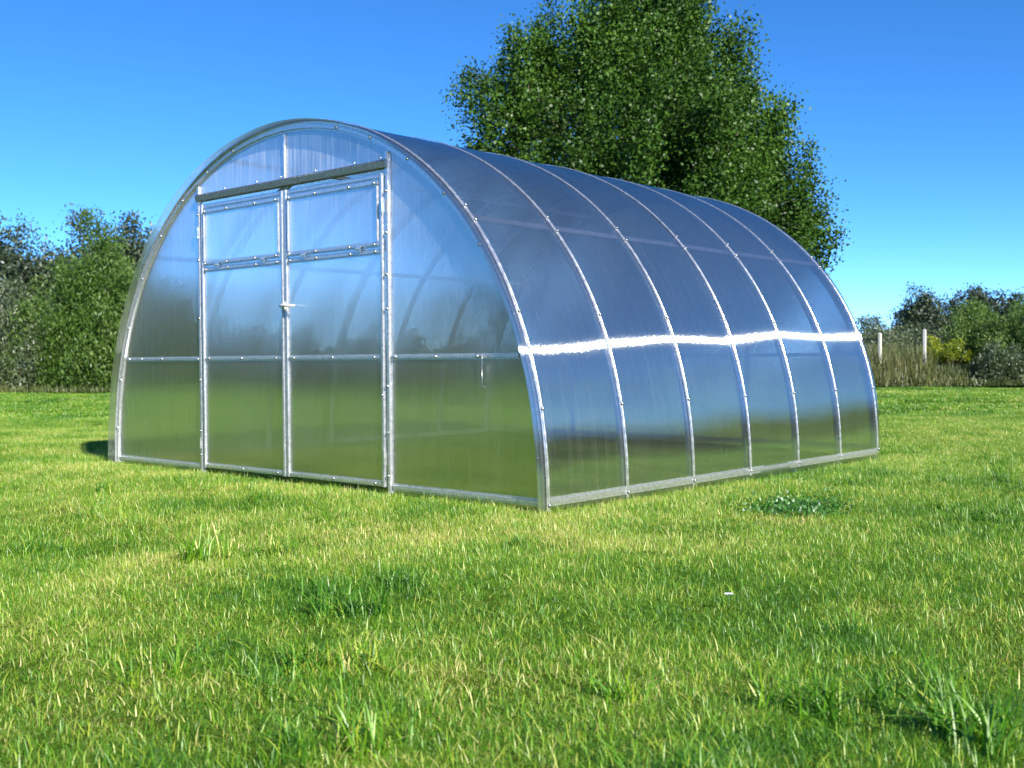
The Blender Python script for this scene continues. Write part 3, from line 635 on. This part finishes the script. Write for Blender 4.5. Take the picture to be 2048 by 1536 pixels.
    iop = N.new('GeometryNodeInstanceOnPoints'); L.new(sep(0), iop.inputs['Points']); L.new(g2i.outputs[0], iop.inputs['Instance']); iop.inputs['Pick Instance'].default_value = True
    L.new(na('iidx', 'INT'), iop.inputs['Instance Index']); L.new(na('irot', 'FLOAT_VECTOR'), iop.inputs['Rotation']); L.new(na('isc', 'FLOAT_VECTOR'), iop.inputs['Scale'])
    L.new(iop.outputs[0], go.inputs[0])
    md = o.modifiers.new('scatter', 'NODES'); md.node_group = ng
    tag(o, 'mown lawn of green and straw-coloured grass around the greenhouse', 'grass', kind='stuff')
    print('grass points', npt, 'tile verts', nb)
grass()

def ground_pt(px, py):
    d = FW * FPX + RT * (px - 1024) - UP * (py - 768); t = CAM[2] / -d[2]; p = CAM + d * t; return np.array([p[0], p[1], float(gz(p[0], p[1]))])
# single tufts one can pick out
def tuft(px, py, h, n, w, lab, seed, dry=.05, lean=.7):
    r = np.random.default_rng(seed); p = ground_pt(px, py); cc = np.stack([r.normal(size=14) * .04, r.normal(size=14) * .04, np.full(14, -.01)], 1)
    V, F, T3, rn, hg = blades(n, .1, h * .5, h, w * .6, w, lean, r, 4, dry, cc)
    fl = [list(map(int, q)) for a in F + [T3] for q in a]
    o = npmesh('grass_tuft', V, fl, M_GRASS, attrs={'rnd': ('FLOAT', rn), 'hgt': ('FLOAT', hg)}, smooth=True, loc=p)
    tag(o, lab, 'grass tuft', 'coarse grass tufts in the lawn')
TUFTS = [(400, 1120, .2, 70, .007, 'coarse green tuft in front of the left door'), (555, 1110, .15, 60, .005, 'yellow-green tuft right of the coarse tuft before the doors'),
         (700, 1235, .17, 70, .006, 'long-bladed green tuft below the right-hand door post'), (770, 1340, .13, 60, .004, 'straw-yellow tuft in the lower middle left'),
         (610, 1340, .16, 60, .006, 'green tuft just left of the straw-yellow one'), (740, 1490, .15, 60, .006, 'dark tuft at the bottom of the photo, left of centre'),
         (1240, 1400, .12, 40, .006, 'small tuft with broad blades below the near corner of the greenhouse'), (1930, 1480, .2, 70, .007, 'bright green tuft in the bottom right corner'),
         (1620, 1420, .17, 70, .006, 'dark tuft in the lower right of the lawn'), (1580, 985, .12, 30, .005, 'wispy tuft beside the right wall of the greenhouse'), (500, 985, .14, 14, .005, 'few long blades standing before the left door')]
for k, t in enumerate(TUFTS): tuft(t[0], t[1], t[2], t[3] * 2, t[4], t[5], 100 + k, .5 if 'yellow' in t[5] else .06)
# leafy weed
p = ground_pt(1590, 1012); r = np.random.default_rng(9); n = 1300
P = r.normal(size=(n, 3)) * [.11, .13, .02]; P[:, 2] = np.abs(P[:, 2]) + .015; V, F, rn = leaves(P, .024, .5, .5, r)
tag(npmesh('leafy_weed', V, F, M_CLOVER, attrs={'rnd': ('FLOAT', rn)}, smooth=False, loc=p), 'low dark green leafy weed in the lawn right of the greenhouse', 'weed')
# small white flower
p = ground_pt(1456, 1224); T = empty('white_flower', p + np.array([0, 0, .012])); tag(T, 'small white flower in the open lawn', 'flower')
mb = MB(); T.scale = (.75, .75, .8); mb.tube([(0, 0, 0), (.004, 0, .03), (.002, .004, .058)], .0015, 5); mb.build('flower_stem', M_CLOVER, T, smooth=True)
mb = MB()
for k in range(9):
    a = k * 2 * math.pi / 9; c, s = math.cos(a), math.sin(a); mb.add([(.002 + c * .003, .004 + s * .003, .058), (.002 + c * .014 - s * .005, .004 + s * .014 + c * .005, .062), (.002 + c * .022, .004 + s * .022, .060), (.002 + c * .014 + s * .005, .004 + s * .014 - c * .005, .062)], [(0, 1, 2, 3)])
mb.build('petals', WHITE, T)
